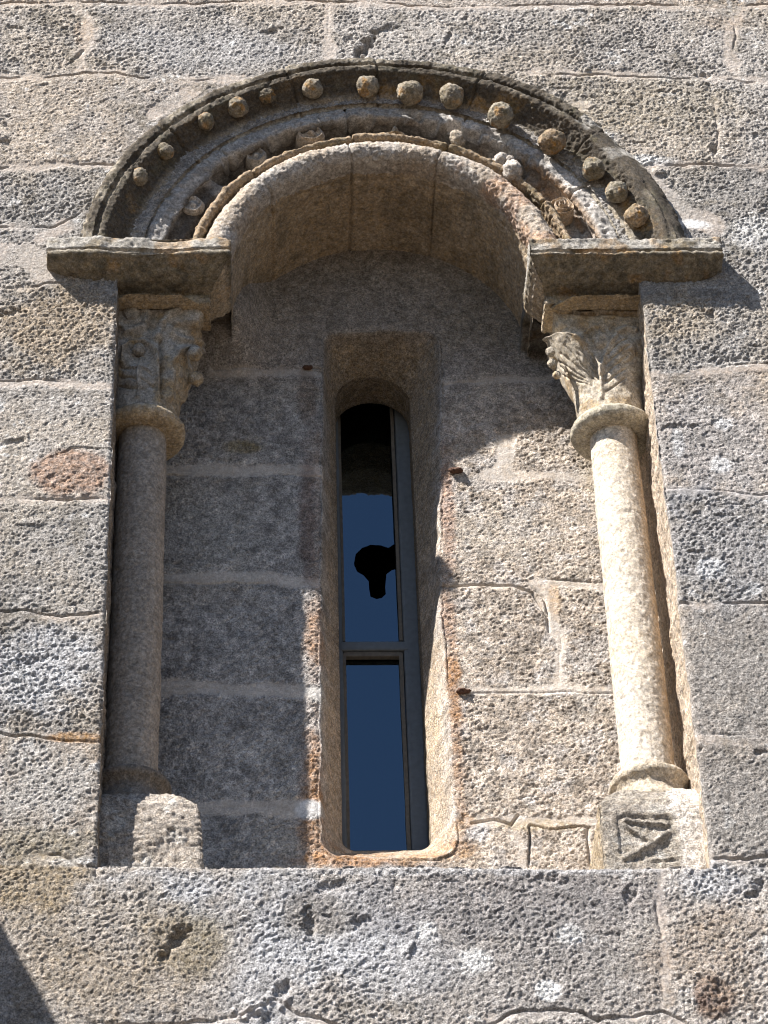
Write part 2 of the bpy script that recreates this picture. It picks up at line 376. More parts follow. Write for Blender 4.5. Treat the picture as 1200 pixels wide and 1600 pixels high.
    # gouges and losses
    for px, py, a, b, ang, dep in [(572,72,30,11,.9,.030),(552,60,14,9,.2,.012),(425,48,18,6,.25,.012),(600,45,26,6,.15,.010),(1100,118,9,6,0,.012),(860,118,8,5,0,.006),
         (700,60,26,4,1.1,.007),(1115,232,8,10,.4,.012),(120,88,16,4,.8,.010),(275,1470,30,10,.9,.020),(410,1572,38,11,.3,-.016),(440,1548,16,10,.5,.016),(484,1440,9,15,.2,.016),
         (565,1440,14,8,.3,.013),(520,1385,26,9,0,.009),(860,1375,30,10,.1,.008),(640,1480,16,6,.8,-.008),(240,1465,8,18,.1,-.006),(1185,1390,16,8,.4,.010),(1190,1175,12,6,0,.008),
         (985,1400,14,8,.6,.008),(1092,1170,6,6,0,.012),(1112,490,7,9,.6,.012),(1050,500,7,6,0,.008),(1025,340,10,6,0,.006),(1028,268,10,7,.1,-.009),(1150,560,40,6,.1,.007),
         (1070,665,34,5,0,.006),(22,690,40,6,.2,.007),(15,490,20,10,.3,.008),(60,1030,30,5,.1,.006),(12,190,12,12,.5,.010),(10,220,9,9,.5,.012),(1113,1553,30,26,0,-.006),(110,738,58,34,0,-.004)]:
        cx, cz = XZ(px, py); ca, sa = math.cos(ang), math.sin(ang)
        dx = (X-cx)/.00151; dz = (Z-cz)/.00197
        d = np.hypot((ca*dx+sa*dz)/a, (-sa*dx+ca*dz)/b)+.45*n2(X, Z, 60, 61)+.4*n2(X, Z, 130, 62)
        H = H-.85*dep*sm(1.35, .1, d)
    return H, C, mort
H, COL, MORT = wall_surface(X, Z)
# worn arrises along the opening
dj = np.minimum(np.where(Z < 6.8, np.abs(X-JL(Z)), 9), np.where(Z < 6.8, np.abs(X-JR(Z)), 9))
dj = np.where((Z > SILL(X)-.03), dj, 9)
ds = np.where((X > JL(Z)-.02) & (X < JR(Z)+.02), np.abs(Z-SILL(X)), 9)
rad = .011+.005*n2(X, Z, 9, 81)
for d in (dj, ds):
    t = np.clip(1-d/rad, 0, 1); H = H-rad*.75*(1-np.sqrt(np.clip(1-t*t, 0, 1)))
Y = -H
PW = np.stack([X, Y, Z], -1)
xc, zc = (X[:-1, :-1]+X[1:, 1:])/2, (Z[:-1, :-1]+Z[1:, 1:])/2
ii, jj = np.meshgrid(np.arange(len(xs)-1), np.arange(len(zs)-1))
hole = ((ii >= iL) & (ii < iR) & (jj >= jS) & (jj < jT)) | ((np.hypot(xc-ACX, zc-ACZ) < .62) & (jj >= jT-2))
F = grid_faces(*X.shape, ~hole)
parts = [(PW.reshape(-1, 3), F, np.concatenate([COL, 1-.5*MORT[..., None]], -1).reshape(-1, 4))]
# reveals: pull the edge of the opening back into the wall
def reveal(edge, ecol, n, depth, nrm, cols, seed, dest=None):
    ys = np.linspace(0, 1, n)
    P = np.repeat(edge[None], n, 0).copy()
    if dest is None: P[..., 1] = edge[None, :, 1]*(1-ys[:, None])+depth*ys[:, None]
    else: P = P+(dest[None]-P)*ys[:, None, None]
    r = (.003*fbm3(P, 60, 2, seed)+.003*vn(P, 14, seed+5))*np.minimum(1, ys*8)[:, None]
    P = P+r[..., None]*np.array(nrm)
    C = np.repeat(ecol[None], n, 0); w = sm(0, .06, ys)[:, None]
    C = mixc(C, cols, np.broadcast_to(w*(.9), C.shape[:2]))
    C = C*(1+.12*fbm3(P, 25, 2, seed+7))[..., None]
    return P.reshape(-1, 3), grid_faces(*P.shape[:2]), C.reshape(-1, 3)
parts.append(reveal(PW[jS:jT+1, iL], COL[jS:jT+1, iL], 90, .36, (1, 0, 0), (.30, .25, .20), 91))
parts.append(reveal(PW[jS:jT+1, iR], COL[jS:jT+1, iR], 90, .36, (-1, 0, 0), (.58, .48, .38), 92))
parts.append(reveal(PW[jS, iL:iR+1], COL[jS, iL:iR+1], 60, .36, (0, 0, 1), (.46, .42, .38), 93))
# closed body of the building behind its face
bx = [(-3.0, 0), (3.2, 0)]
def quad(a, b, c, d, col=(.35, .32, .28)): return (np.array([a, b, c, d], float), np.array([[0, 1, 2, 3]]), np.array(col))
e0 = -.0
for a, b in (((-3, 0, 0), (-3, 5, 9.6)), ((3.2, 0, 0), (3.2, 5, 9.6))):
    x0 = a[0]; parts.append(quad((x0, -.02, 0), (x0, 5, 0), (x0, 5, 9.6), (x0, -.02, 9.6)))
parts.append(quad((-3, 5, 0), (3.2, 5, 0), (3.2, 5, 9.6), (-3, 5, 9.6)))
parts.append(quad((-3, -.02, 9.6), (3.2, -.02, 9.6), (3.2, 5, 9.6), (-3, 5, 9.6)))
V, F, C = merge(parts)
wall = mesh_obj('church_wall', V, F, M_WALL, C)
tag(wall, 'weathered granite ashlar wall of large rough blocks framing the arched window', 'wall', kind='thing')

# ------------------------------------------------------------------ THE RECESSED WALL WITH THE SPLAYED SLIT
YB, YI = .33, .47
GX, GZ = np.meshgrid(np.arange(-.70, .74, .0026), np.arange(4.90, 7.18, .0026))
SLx = lambda z: np.interp(z, [5.14, 5.6, 6.0, 6.3, 6.65, 6.8], [-.156, -.152, -.145, -.140, -.134, -.128])
SRx = lambda z: np.interp(z, [5.14, 5.6, 5.9, 6.3, 6.55, 6.8], [.160, .155, .150, .165, .178, .186])
ICX = .004
def outer_sd(x, z):
    """signed distance-like value to the outer outline of the splay, negative inside"""
    cx = (SLx(z)+SRx(z))/2; hw = (SRx(z)-SLx(z))/2; z0, z1 = 5.150, 6.806; r = .05
    qx = np.abs(x-cx)-hw+r; qz = np.abs(z-(z0+z1)/2)-(z1-z0)/2+r
    return np.hypot(np.maximum(qx, 0), np.maximum(qz, 0))+np.minimum(np.maximum(qx, qz), 0)-r
IN0, IN1, IR_ = 5.262, 6.665, .100
def inner_sd(x, z):
    x = x-ICX; r = np.interp(z, [IN0, 6.6], [.104, .099])
    up = np.hypot(x, np.maximum(z-IN1, 0))-r
    return np.where(z > IN0+.03, up, np.hypot(np.maximum(np.abs(x)-r+.03, 0), np.maximum(IN0+.03-z, 0))-.03)
GXw = GX+.0040*n2(GX, GZ, 18, 101)+.0025*n2(GX, GZ, 60, 103); GZw = GZ+.0040*n2(GX, GZ, 18, 102)+.0025*n2(GX, GZ, 60, 104)
# snap the vertices nearest the inner outline on to it
for _ in range(3):
    s0 = inner_sd(GX, GZ); e = 1e-4
    gx = (inner_sd(GX+e, GZ)-s0)/e; gz = (inner_sd(GX, GZ+e)-s0)/e; nr = gx*gx+gz*gz+1e-9
    near = np.abs(s0) < .0018
    GX = np.where(near, GX-s0*gx/nr, GX); GZ = np.where(near, GZ-s0*gz/nr, GZ)
so_ = outer_sd(GXw, GZw); si_ = inner_sd(GX, GZ)
t = np.clip(-so_/np.maximum(-so_+np.maximum(si_, 0), 1e-5), 0, 1); t = np.where(so_ > 0, 0, t)
rr = .008
t = np.where(so_ < 0, t, 0)
splay = sm(-.002, .016, -so_)
wx = GX+.005*n2(GX, GZ, 20, 131); wz = GZ+.005*n2(GX, GZ, 20, 132)
NJ = [
 ([(330,588),(400,584),(460,580),(500,584)], 8, .5, -6),([(690,600),(760,594),(860,592)], 6, .4, 0),
 ([(240,735),(360,735),(505,735)], 12, .5, 9),([(240,905),(330,902),(400,902),(505,912)], 11, .3, 9),
 ([(240,1076),(360,1076),(430,1078),(505,1082)], 13, .1, 0),([(300,1262),(400,1262),(440,1264),(505,1262)], 13, .1, 0),
 ([(690,916),(740,914),(800,915),(830,925),(852,962)], 4, 1.0, 0),([(835,912),(858,935),(866,985)], 11, .7, -8),([(850,912),(960,915)], 9, .3, -6),
 ([(876,985),(874,1020),(877,1070)], 8, .1, 0),([(740,1080),(820,1080),(900,1076),(985,1080)], 8, .25, 4),
 ([(730,1282),(790,1284),(850,1284),(925,1280)], 9, 0, 0),([(800,1288),(812,1320),(815,1350)], 8, .2, 0),
 ([(738,1287),(770,1281),(798,1290),(810,1276)], 2, 1.0, 0),([(828,1290),(860,1297),(890,1294),(922,1292)], 2, .9, 0),([(826,1293),(826,1356)], 2, .9, 0),
 ([(790,690),(786,740),(760,740)], 14, 0, 0),([(760,744),(860,742),(960,752)], 9, .6, 7),([(920,1296),(921,1350)], 3, .6, 0),
 ([(505,575),(480,574)], 4, 1, 0)]
H = stone_relief(GX, GZ, .68, 200)
smooth_top = sm(6.55, 6.68, GZ)
H = H*(1-.65*smooth_top)
C = np.broadcast_to(np.array((.39, .375, .365)), GX.shape+(3,)).copy()
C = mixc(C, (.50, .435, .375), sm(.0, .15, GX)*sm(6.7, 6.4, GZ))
C = C*(1+.14*n2(GX, GZ, 3, 224)+.14*fbm2(GX, GZ, 30, 2, 225))[..., None]
C = C*(1+.30*fbm2(GX, GZ, 48, 3, 228)*sm(7, 6.3, GZ))[..., None]
C = mixc(C, (.54, .51, .49), .6*sm(.15, .6, fbm2(GX, GZ, 26, 4, 229)+.3*n2(GX, GZ, 4, 230))*sm(6.8, 6.4, GZ))
C = mixc(C, (.52, .47, .41), .4*sm(.1, .7, n2(GX, GZ, 6, 226)+.4*fbm2(GX, GZ, 40, 2, 227)))
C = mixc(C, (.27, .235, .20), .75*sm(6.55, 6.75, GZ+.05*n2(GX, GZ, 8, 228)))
mort = np.zeros(GX.shape); crack = np.zeros(GX.shape)
for pts, hw, cr, off in NJ:
    q = [XZ(a, b, YB) for a, b in pts]
    d = polydist(wx, wz, q)
    if hw > 2.5: mort = np.maximum(mort, sm(hw*.0015+.007, hw*.0015-.005, d+.006*n2(GX, GZ, 30, 136)+.003*n2(GX, GZ, 90, 138)))
    if cr > 0:
        hor = abs(q[0][0]-q[-1][0]) > abs(q[0][1]-q[-1][1]); q2 = [(a, b-off*.0019) for a, b in q] if hor else [(a+off*.0015, b) for a, b in q]
        crack = np.maximum(crack, cr*sm(-.4, .2, n2(GX, GZ, 9, 137)+.8*(cr-.5))*sm(.0042, .001, polydist(wx, wz, q2)))
H = H*(1-.8*mort)-.001*mort-.011*crack
C = mixc(C, (.50, .45, .40), .6*mort*sm(6.9, 6.3, GZ)*sm(-.9, -.2, n2(GX, GZ, 7, 146)+.5*n2(GX, GZ, 28, 147)))

edge = sm(.05, .0, so_+.012*n2(GX, GZ, 25, 140))*sm(6.55, 6.35, GZ)            # iron-stained arris around the slit
C = mixc(C, (.42, .31, .24), .40*edge*(so_ > 0))
C = patches(GX, GZ, C, [(708,1060,12,45,ORANGE,.8,.5),(712,1120,10,50,ORANGE,.5,.6),(716,1200,9,60,ORANGE,.4,.6),(725,1290,20,14,(.46,.31,.20),.6,.5),
   (718,1325,20,14,(.46,.30,.19),.65,.5),(560,1342,80,9,ORANGE,.7,.5),(680,1338,60,9,(.50,.36,.24),.6,.5),(488,1200,16,60,ORANGE,.7,.6),(488,1290,16,50,ORANGE,.55,.6),
   (490,990,16,50,(.42,.29,.21),.8,.5),(700,800,10,80,(.45,.29,.22),.5,.5),(700,960,10,40,(.50,.33,.24),.5,.5),
   (484,1265,22,14,(.60,.60,.60),.9,.2),(500,1085,26,14,(.55,.54,.52),.8,.3),(745,1300,20,10,(.62,.60,.60),.7,.3),(860,1075,60,9,(.62,.56,.50),.8,.4),(877,1030,8,40,(.62,.56,.50),.8,.3),
   (840,1290,70,8,(.45,.37,.26),.6,.4),(866,940,12,30,(.46,.36,.27),.9,.25),(780,500,120,60,(.24,.21,.17),.5,.5),
   (430,520,60,60,(.42,.37,.32),.6,.5),(330,830,110,80,(.46,.45,.43),.5,.5),(480,820,14,120,(.22,.17,.15),.75,.4),(480,620,16,50,(.22,.18,.15),.7,.4),(600,560,70,40,(.30,.25,.17),.6,.4),
   (380,700,30,10,(.30,.24,.12),.6,.4),(930,700,30,60,(.50,.42,.31),.5,.5)], YB)
# splay surfaces: smoother, warm
SPL = np.array((.48, .39, .30))*(1+.15*fbm2(GX, GZ, 16, 3, 150))[..., None]
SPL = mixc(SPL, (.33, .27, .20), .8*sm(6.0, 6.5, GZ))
SPL = mixc(SPL, (.52, .41, .29), .4*sm(.1, .6, n2(GX, GZ, 9, 151))*sm(5.9, 5.4, GZ))
C = np.where((so_ < 0)[..., None], C+(SPL-C)*(.9*sm(0, .03, -so_+.008*n2(GX, GZ, 30, 158)))[..., None], C)
C = mixc(C, ORANGE, .6*sm(.0,.5,fbm2(GX,GZ,40,2,159)+.4)*sm(5.245, 5.19, GZ+.012*n2(GX, GZ, 30, 152))*(so_ < .0))
hs = np.where(so_ < 0, .28*H+.003*n2(GX, GZ, 9, 155)*sm(0, .02, si_), H)
arr = np.clip(1-np.abs(so_)/.012, 0, 1)
GY = YB-hs+.004*arr*arr*(so_ > 0)+(YI-YB)*t*splay
GY = GY-(.125*sm(-.25, -.37, GX)*sm(6.60, 6.78, GZ+.1*(GX+.3)))*(so_ > 0)
GY = np.where(si_ < .0005, YI, GY)
xc = (GX[:-1, :-1]+GX[1:, 1:])/2; zc = (GZ[:-1, :-1]+GZ[1:, 1:])/2
keep = (inner_sd(xc, zc) > 0)
V1 = np.stack([GX, GY, GZ], -1)
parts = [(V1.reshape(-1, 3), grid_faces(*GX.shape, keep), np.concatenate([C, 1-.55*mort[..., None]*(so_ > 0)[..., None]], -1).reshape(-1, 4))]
# straight reveal behind the splay, running round the inner outline
path = []
for zz in np.linspace(IN0+.03, IN1, 160): path.append((ICX+np.interp(zz, [IN0, 6.6], [.104, .099]), zz))
for a in np.linspace(0, math.pi, 60)[1:-1]: path.append((ICX+.099*math.cos(a), IN1+.099*math.sin(a)))
for zz in np.linspace(IN1, IN0+.03, 160): path.append((ICX-np.interp(zz, [IN0, 6.6], [.104, .099]), zz))
for a in np.linspace(math.pi, 1.5*math.pi, 12)[1:]: path.append((ICX-.074+.03*math.cos(a), IN0+.03+.03*math.sin(a)))
for a in np.linspace(1.5*math.pi, 2*math.pi, 12)[:-1]: path.append((ICX+.074+.03*math.cos(a), IN0+.03+.03*math.sin(a)))
path = np.array(path); yy = np.concatenate([[YI-.001], np.linspace(YI+.004, .572, 30), np.linspace(.574, .90, 40)])
P = np.zeros((len(yy), len(path), 3)); P[..., 0] = path[None, :, 0]; P[..., 2] = path[None, :, 1]; P[..., 1] = yy[:, None]
cen = np.array([ICX, 0, 6.0]); dirn = np.stack([np.sign(path[:, 0]-ICX), 0*path[:, 0], 0*path[:, 0]], -1)
P[31:] = cen+(P[31:]-cen)*np.array([1.45, 0, 1.20])+np.array([0, 1, 0])*P[31:]
P[1:] += (.0018*fbm3(P[1:], 40, 2, 160)+.001)[..., None]*dirn[None]
parts.append((P.reshape(-1, 3), grid_faces(len(yy), len(path), closed=True), np.broadcast_to(np.array((.30, .25, .19)), P.shape).reshape(-1, 3)))
V, F, C = merge(parts)
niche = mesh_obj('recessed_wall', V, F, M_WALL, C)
tag(niche, 'recessed granite wall inside the arch pierced by a narrow splayed slit', 'wall', kind='thing')

# ------------------------------------------------------------------ THE ARCH
arch = thing('window_arch', 'round Romanesque arch with ball studded hood and carved rosettes over the window', 'arch', (ACX, 0, ACZ))
def interp_profile(pts, step):
    pts = np.array(pts, float); L = np.r_[0, np.cumsum(np.hypot(*np.diff(pts, axis=0).T))]
    s = np.linspace(0, L[-1], max(2, int(L[-1]/step)+1)); return np.stack([np.interp(s, L, pts[:, 0]), np.interp(s, L, pts[:, 1])], -1)
def arch_ring(name, prof, joints, colfn, mat, amp, seed, parent, step=.0033, a0=-.02, jitter=.004, dz_fn=None, rough_f=1.0):
    pr = interp_profile(prof, step); n = int(math.pi*pr[:, 0].mean()/.0034)
    th = np.linspace(a0, math.pi-a0, n)
    T, R = np.meshgrid(th, pr[:, 0]); Yp = np.repeat(pr[:, 1][:, None], n, 1)
    # normals of the profile
    d = np.gradient(pr, axis=0); nn = np.stack([-d[:, 1], d[:, 0]], -1); nn /= np.linalg.norm(nn, axis=1)[:, None]+1e-9
    ed = np.array(joints); seg = np.searchsorted(ed, th)
    jr = np.random.default_rng(seed); offr = jr.uniform(-1, 1, len(ed)+1)*jitter; offy = jr.uniform(-1, 1, len(ed)+1)*jitter*.8
    wj = np.min(np.abs((T+.006*n2(R, T, 40, seed+3))[..., None]-ed), -1)*R if len(ed) else T*0+9
    sc = .97+(R-.39)/.33*.06
    base = np.stack([ACX+R*sc*np.cos(T), Yp, ACZ+R*np.sin(T)], -1)
    h = amp*(.0022*(2.4*np.abs(vn(base, 80*rough_f, seed))-1)+.0014*vn(base, 130*rough_f, seed+1)+.0022*vn(base, 24, seed+2)+.0035*vn(base, 8, seed+6))
    h = h-.0035*amp*sm(.55, .95, vn(base, 32, seed+8))
    h = h-.009*sm(.004, .001, wj)
    R2 = R+offr[seg][None]+h*nn[:, 0][:, None]; Y2 = Yp+offy[seg][None]+h*nn[:, 1][:, None]
    if dz_fn is not None: R2, Y2 = dz_fn(T, R2, Y2, R, Yp)
    sc = .97+(R2-.39)/.33*.06
    P = np.stack([ACX+R2*sc*np.cos(T), Y2, ACZ+R2*np.sin(T)], -1)
    C = colfn(T, R, Yp, base)
    return grid_obj(name, P, mat, C, parent)
DEG = math.pi/180
def ang(px, py, y): 
    p = at(px, py, y); return math.atan2(p[2]-ACZ, p[0]-ACX)
HJ = sorted([ang(588,105,-.045), ang(452,112,-.045), ang(265,200,-.045), ang(745,128,-.045), ang(902,218,-.045)])
RJ = sorted([ang(402,285,0), ang(546,240,0), ang(680,262,0)])
AJ = sorted([ang(350,235,0), ang(545,190,0), ang(715,200,0), ang(885,300,0)])
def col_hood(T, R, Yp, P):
    C = np.broadcast_to(np.array((.09, .076, .06)), P.shape).copy()  # dark lichen base, deepened to paint shade into the chamfer
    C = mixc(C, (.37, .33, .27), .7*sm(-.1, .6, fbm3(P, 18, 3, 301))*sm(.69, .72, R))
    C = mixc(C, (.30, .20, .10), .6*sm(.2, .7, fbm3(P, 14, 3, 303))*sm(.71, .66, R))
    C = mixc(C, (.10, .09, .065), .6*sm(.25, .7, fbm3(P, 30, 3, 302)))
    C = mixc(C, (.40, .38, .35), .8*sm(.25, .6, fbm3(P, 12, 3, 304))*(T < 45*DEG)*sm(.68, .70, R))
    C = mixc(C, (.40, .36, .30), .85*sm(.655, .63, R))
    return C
def hood_shape(T, R2, Y2, R, Yp):
    # right-hand end springs wide and flat, and the last stone is a thicker worn lump
    k = sm(44*DEG, 40*DEG, T); out = sm(.70, .745, R)
    R2 = R2+k*out*.004+.006*out*n2(T*3, R*0, 1.2, 311)
    Y2 = Y2+(-.048+.012*((R-.715)/.03)**2+.004*n2(T*8, R*20, 2, 312)-Y2)*.85*k*sm(.685, .695, R)*sm(.752, .746, R)
    return R2, Y2+k*out*.010
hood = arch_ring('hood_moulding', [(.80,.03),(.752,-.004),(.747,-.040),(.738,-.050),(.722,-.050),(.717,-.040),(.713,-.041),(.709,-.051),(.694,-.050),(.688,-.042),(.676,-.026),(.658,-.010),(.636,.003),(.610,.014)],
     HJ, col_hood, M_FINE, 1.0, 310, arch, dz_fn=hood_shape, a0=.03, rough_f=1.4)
def col_arv(T, R, Yp, P):
    C = np.broadcast_to(np.array((.36, .345, .33)), P.shape).copy()
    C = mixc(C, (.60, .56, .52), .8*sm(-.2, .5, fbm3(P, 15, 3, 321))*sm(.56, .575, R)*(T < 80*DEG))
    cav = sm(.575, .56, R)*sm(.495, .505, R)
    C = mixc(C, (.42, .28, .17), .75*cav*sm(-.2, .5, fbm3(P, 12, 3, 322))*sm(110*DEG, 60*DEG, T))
    C = mixc(C, (.075, .062, .05), .92*cav*sm(-.9, .1, fbm3(P, 16, 3, 323))*sm(60*DEG, 110*DEG, T))  # shade of the left hollow painted into the colour
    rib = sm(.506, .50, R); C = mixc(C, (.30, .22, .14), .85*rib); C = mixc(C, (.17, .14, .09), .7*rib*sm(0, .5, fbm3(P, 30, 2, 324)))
    return C
def arv_shape(T, R2, Y2, R, Yp):
    # chipped lip of the band, losses near the crown, deep pocket at left, stepped plain stone at left
    pk = sm(.5, .54, R)*sm(.58, .56, R)
    chips = sm(.25, .6, n2(T*9, R*12, 3, 331))*sm(100*DEG, 80*DEG, T)*sm(.55, .57, R)*sm(.60, .58, R)
    Y2 = Y2+.022*chips*sm(.6, .57, R)
    plain = sm(139*DEG, 141*DEG, T)*sm(.51, .53, R)*sm(.60, .57, R); Y2 = Y2*(1-plain)+(Y2*.35+.012)*plain
    for a, w in ((ang(372,262,.03), .06), (ang(442,222,.03), .085), (ang(560,203,.03), .09), (ang(668,210,.03), .05)):
        Y2 = Y2+.035*pk*sm(1, .6, np.abs(T-a)/w)
    return R2, Y2
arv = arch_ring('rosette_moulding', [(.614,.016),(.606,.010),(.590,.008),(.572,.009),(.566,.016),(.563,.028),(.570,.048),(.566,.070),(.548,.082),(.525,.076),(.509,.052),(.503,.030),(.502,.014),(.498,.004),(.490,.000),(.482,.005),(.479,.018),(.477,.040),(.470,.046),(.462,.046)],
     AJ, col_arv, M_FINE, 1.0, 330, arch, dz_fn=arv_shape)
def col_roll(T, R, Yp, P):
    C = np.broadcast_to(np.array((.42, .36, .30)), P.shape).copy()
    C = mixc(C, (.44, .42, .40), .6*sm(-.1, .5, fbm3(P, 10, 3, 341)))
    C = mixc(C, (.45, .29, .20), .6*sm(0, .5, fbm3(P, 9, 3, 342))*sm(80*DEG, 40*DEG, T))
    return C
a = np.linspace(0, math.pi, 24)
roll = arch_ring('roll_moulding', [(.472,.050)]+[(.436+.034*math.cos(t), .018-.034*math.sin(t)) for t in a]+[(.4015,.034),(.404,.048),(.404,.060)],
     RJ, col_roll, M_FINE, .9, 340, arch, jitter=.002, rough_f=1.3)
def col_sof(T, R, Yp, P):
    C = np.broadcast_to(np.array((.36, .29, .21)), P.shape).copy()
    C = mixc(C, (.23, .19, .14), .7*sm(0, .5, fbm3(P*np.array([1, .45, 1]), 16, 3, 351)))
    C = mixc(C, (.40, .34, .27), .5*sm(.1, .6, fbm3(P, 6, 3, 352)))
    return C
soff = arch_ring('soffit', [(.406,.050),(.402,.060),(.4035,.076),(.400,.084),(.398,.20),(.397,.335),(.397,.36)], RJ, col_sof, M_FINE, .55, 350, arch, jitter=.003, a0=-.01)

def uv_ball(c, r, seed, amp=.08, squash=(1, 1, 1), n=40, cut=None):
    u = np.linspace(0, math.pi, n); v = np.linspace(0, 2*math.pi, 2*n+1)[:-1]
    U_, V_ = np.meshgrid(u, v, indexing='ij')
    D = np.stack([np.sin(U_)*np.cos(V_), np.sin(U_)*np.sin(V_), np.cos(U_)], -1)
    c = np.array(c); q = c+D*r
    k = 1+amp*(.6*vn(D, 1.6, seed)+.3*vn(D, 4.3, seed+1)+.45*(2*np.abs(vn(D, 6, seed+2))-1)*.6)
    return c+D*(r*k)[..., None]*np.array(squash)
BALLS = [(217,277,14,0),(257,237,14,0),(321,190,15,0),(371,168,17,0),(418,150,13,1),(488,139,18,0),(574,135,18,0),(641,145,23,0),(706,150,24,0),(782,180,24,2),(862,221,23,3),(927,264,19,2),(964,300,18,2),(995,338,18,3)]
for k, (px, py, rp, kind) in enumerate(BALLS):
    c = at(px, py, -.030); r = rp/664*(1.0 if rp > 20 else 1.12)
    P = uv_ball(c, r, 400+k*7, .17 if kind != 1 else .35, (1+.08*math.sin(k*2.1), .95, 1+.07*math.cos(k*3.3)))
    base = {0: (.27,.235,.185), 1: (.15,.13,.10), 2: (.27,.24,.19), 3: (.30,.23,.16)}[kind]
    C = np.broadcast_to(np.array(base), P.shape).copy()
    C = mixc(C, (.36, .22, .10), .7*sm(.1, .5, fbm3(P, 40, 2, 470+k))); C = mixc(C, (.14, .12, .08), .6*sm(.1, .5, fbm3(P, 55, 2, 480+k)))
    o = grid_obj('ball_ornament', P, M_FINE, C, hood, closed=True)
    if kind == 1: o['label'] = 'worn ball almost broken away'

def disc_rosette(px, py, rp, seed, style, col):
    """a carved boss standing on the hollow of the arch: rings, petals or knots"""
    y0 = .045; c = at(px, py, .030); r = rp/664
    u = np.linspace(0, 1, 40); v = np.linspace(0, 2*math.pi, 97)[:-1]
    U_, V_ = np.meshgrid(u, v, indexing='ij')
    if style == 'ring':      # outer rope, sunk ring, small boss
        h = .010+.009*np.exp(-((U_-.76)/.12)**2)+.010*np.exp(-(U_/.30)**2)
        R = r*(U_*(1+.04*np.cos(V_*5)))
    elif style == 'spiral':
        ph = U_*3.2-V_/(2*math.pi); h = .014*(.5+.5*np.cos(ph*2*math.pi))*(U_ < .98)+.016*(1-U_)
        R = r*U_*(1+.05*np.cos(V_*4+1))
    elif style == 'eye':     # faceted almond frame round a boss
        sq = 1+.22*np.abs(np.cos(V_))**3-.08*np.abs(np.sin(V_))
        h = .012+.014*np.exp(-((U_-.76)/.14)**2)+.018*np.exp(-(U_/.34)**2); R = r*U_*sq
    elif style == 'leaf':    # lobed leaf
        lob = 1+.38*np.cos(V_*4+.4); h = .030*(1-U_**2)*(1-.5*np.abs(np.sin(V_*2+.2)))+.006*np.cos(V_*8); R = r*U_*lob*.95
    else:
        h = .022*(1-U_**2)+0*V_; R = r*U_
    h = h*(1+.0*U_); hh = h-(U_ > .999)*.02
    P = np.stack([c[0]+R*np.cos(V_), c[1]+.012-hh, c[2]+R*np.sin(V_)*1.05], -1)
    P[-2, :, 1] = c[1]+.022; P[-1, :, 1] = y0+.03
    P = P+.0022*np.stack([vn(P, 60, seed), vn(P, 60, seed+1), vn(P, 60, seed+2)], -1)
    C = np.broadcast_to(np.array(col), P.shape).copy(); C = mixc(C, (.5, .46, .42), .5*sm(0, .6, fbm3(P, 40, 2, seed+4)))
    return P, C
RO = [(301,320,20,'ring',(.44,.40,.36),'round ringed rosette near the left springing'),(400,243,19,'ring',(.36,.33,.29),'sunken ringed rosette in the left hollow'),
      (485,212,22,'eye',(.42,.35,.28),'eye shaped rosette left of the crown'),(617,214,23,'leaf',(.50,.41,.31),'four lobed leaf boss at the crown'),
      (877,322,22,'spiral',(.48,.37,.27),'spiral rosette near the right springing')]
for k, (px, py, rp, st, col, lab) in enumerate(RO):
    P, C = disc_rosette(px, py, rp, 500+k*9, st, col)
    o = grid_obj('rosette', P, M_FINE, C, arv, closed=True); o['label'] = lab
# knot of buds at right of the crown and a broken wedge
pp = []
for px, py, rp, yy_ in ((783,250,13,.012),(800,268,19,.010),(772,258,11,.02),(797,250,8,.005)):
    P = uv_ball(at(px, py, yy_), rp/664, 540+px, .25, (1, 1, 1.1), 26); pp.append((P.reshape(-1, 3), grid_faces(*P.shape[:2], closed=True), np.array((.46, .42, .38))))
V, F, C = merge(pp); o = mesh_obj('rosette', V, F, M_FINE, C, arv); o['label'] = 'knot of worn buds right of the crown'
P = uv_ball(at(714, 216, .012), .022, 560, .3, (1, 1, 1.2), 26)
o = grid_obj('rosette', P, M_FINE, (.42, .36, .29), arv, closed=True); o['label'] = 'broken wedge shaped stub'

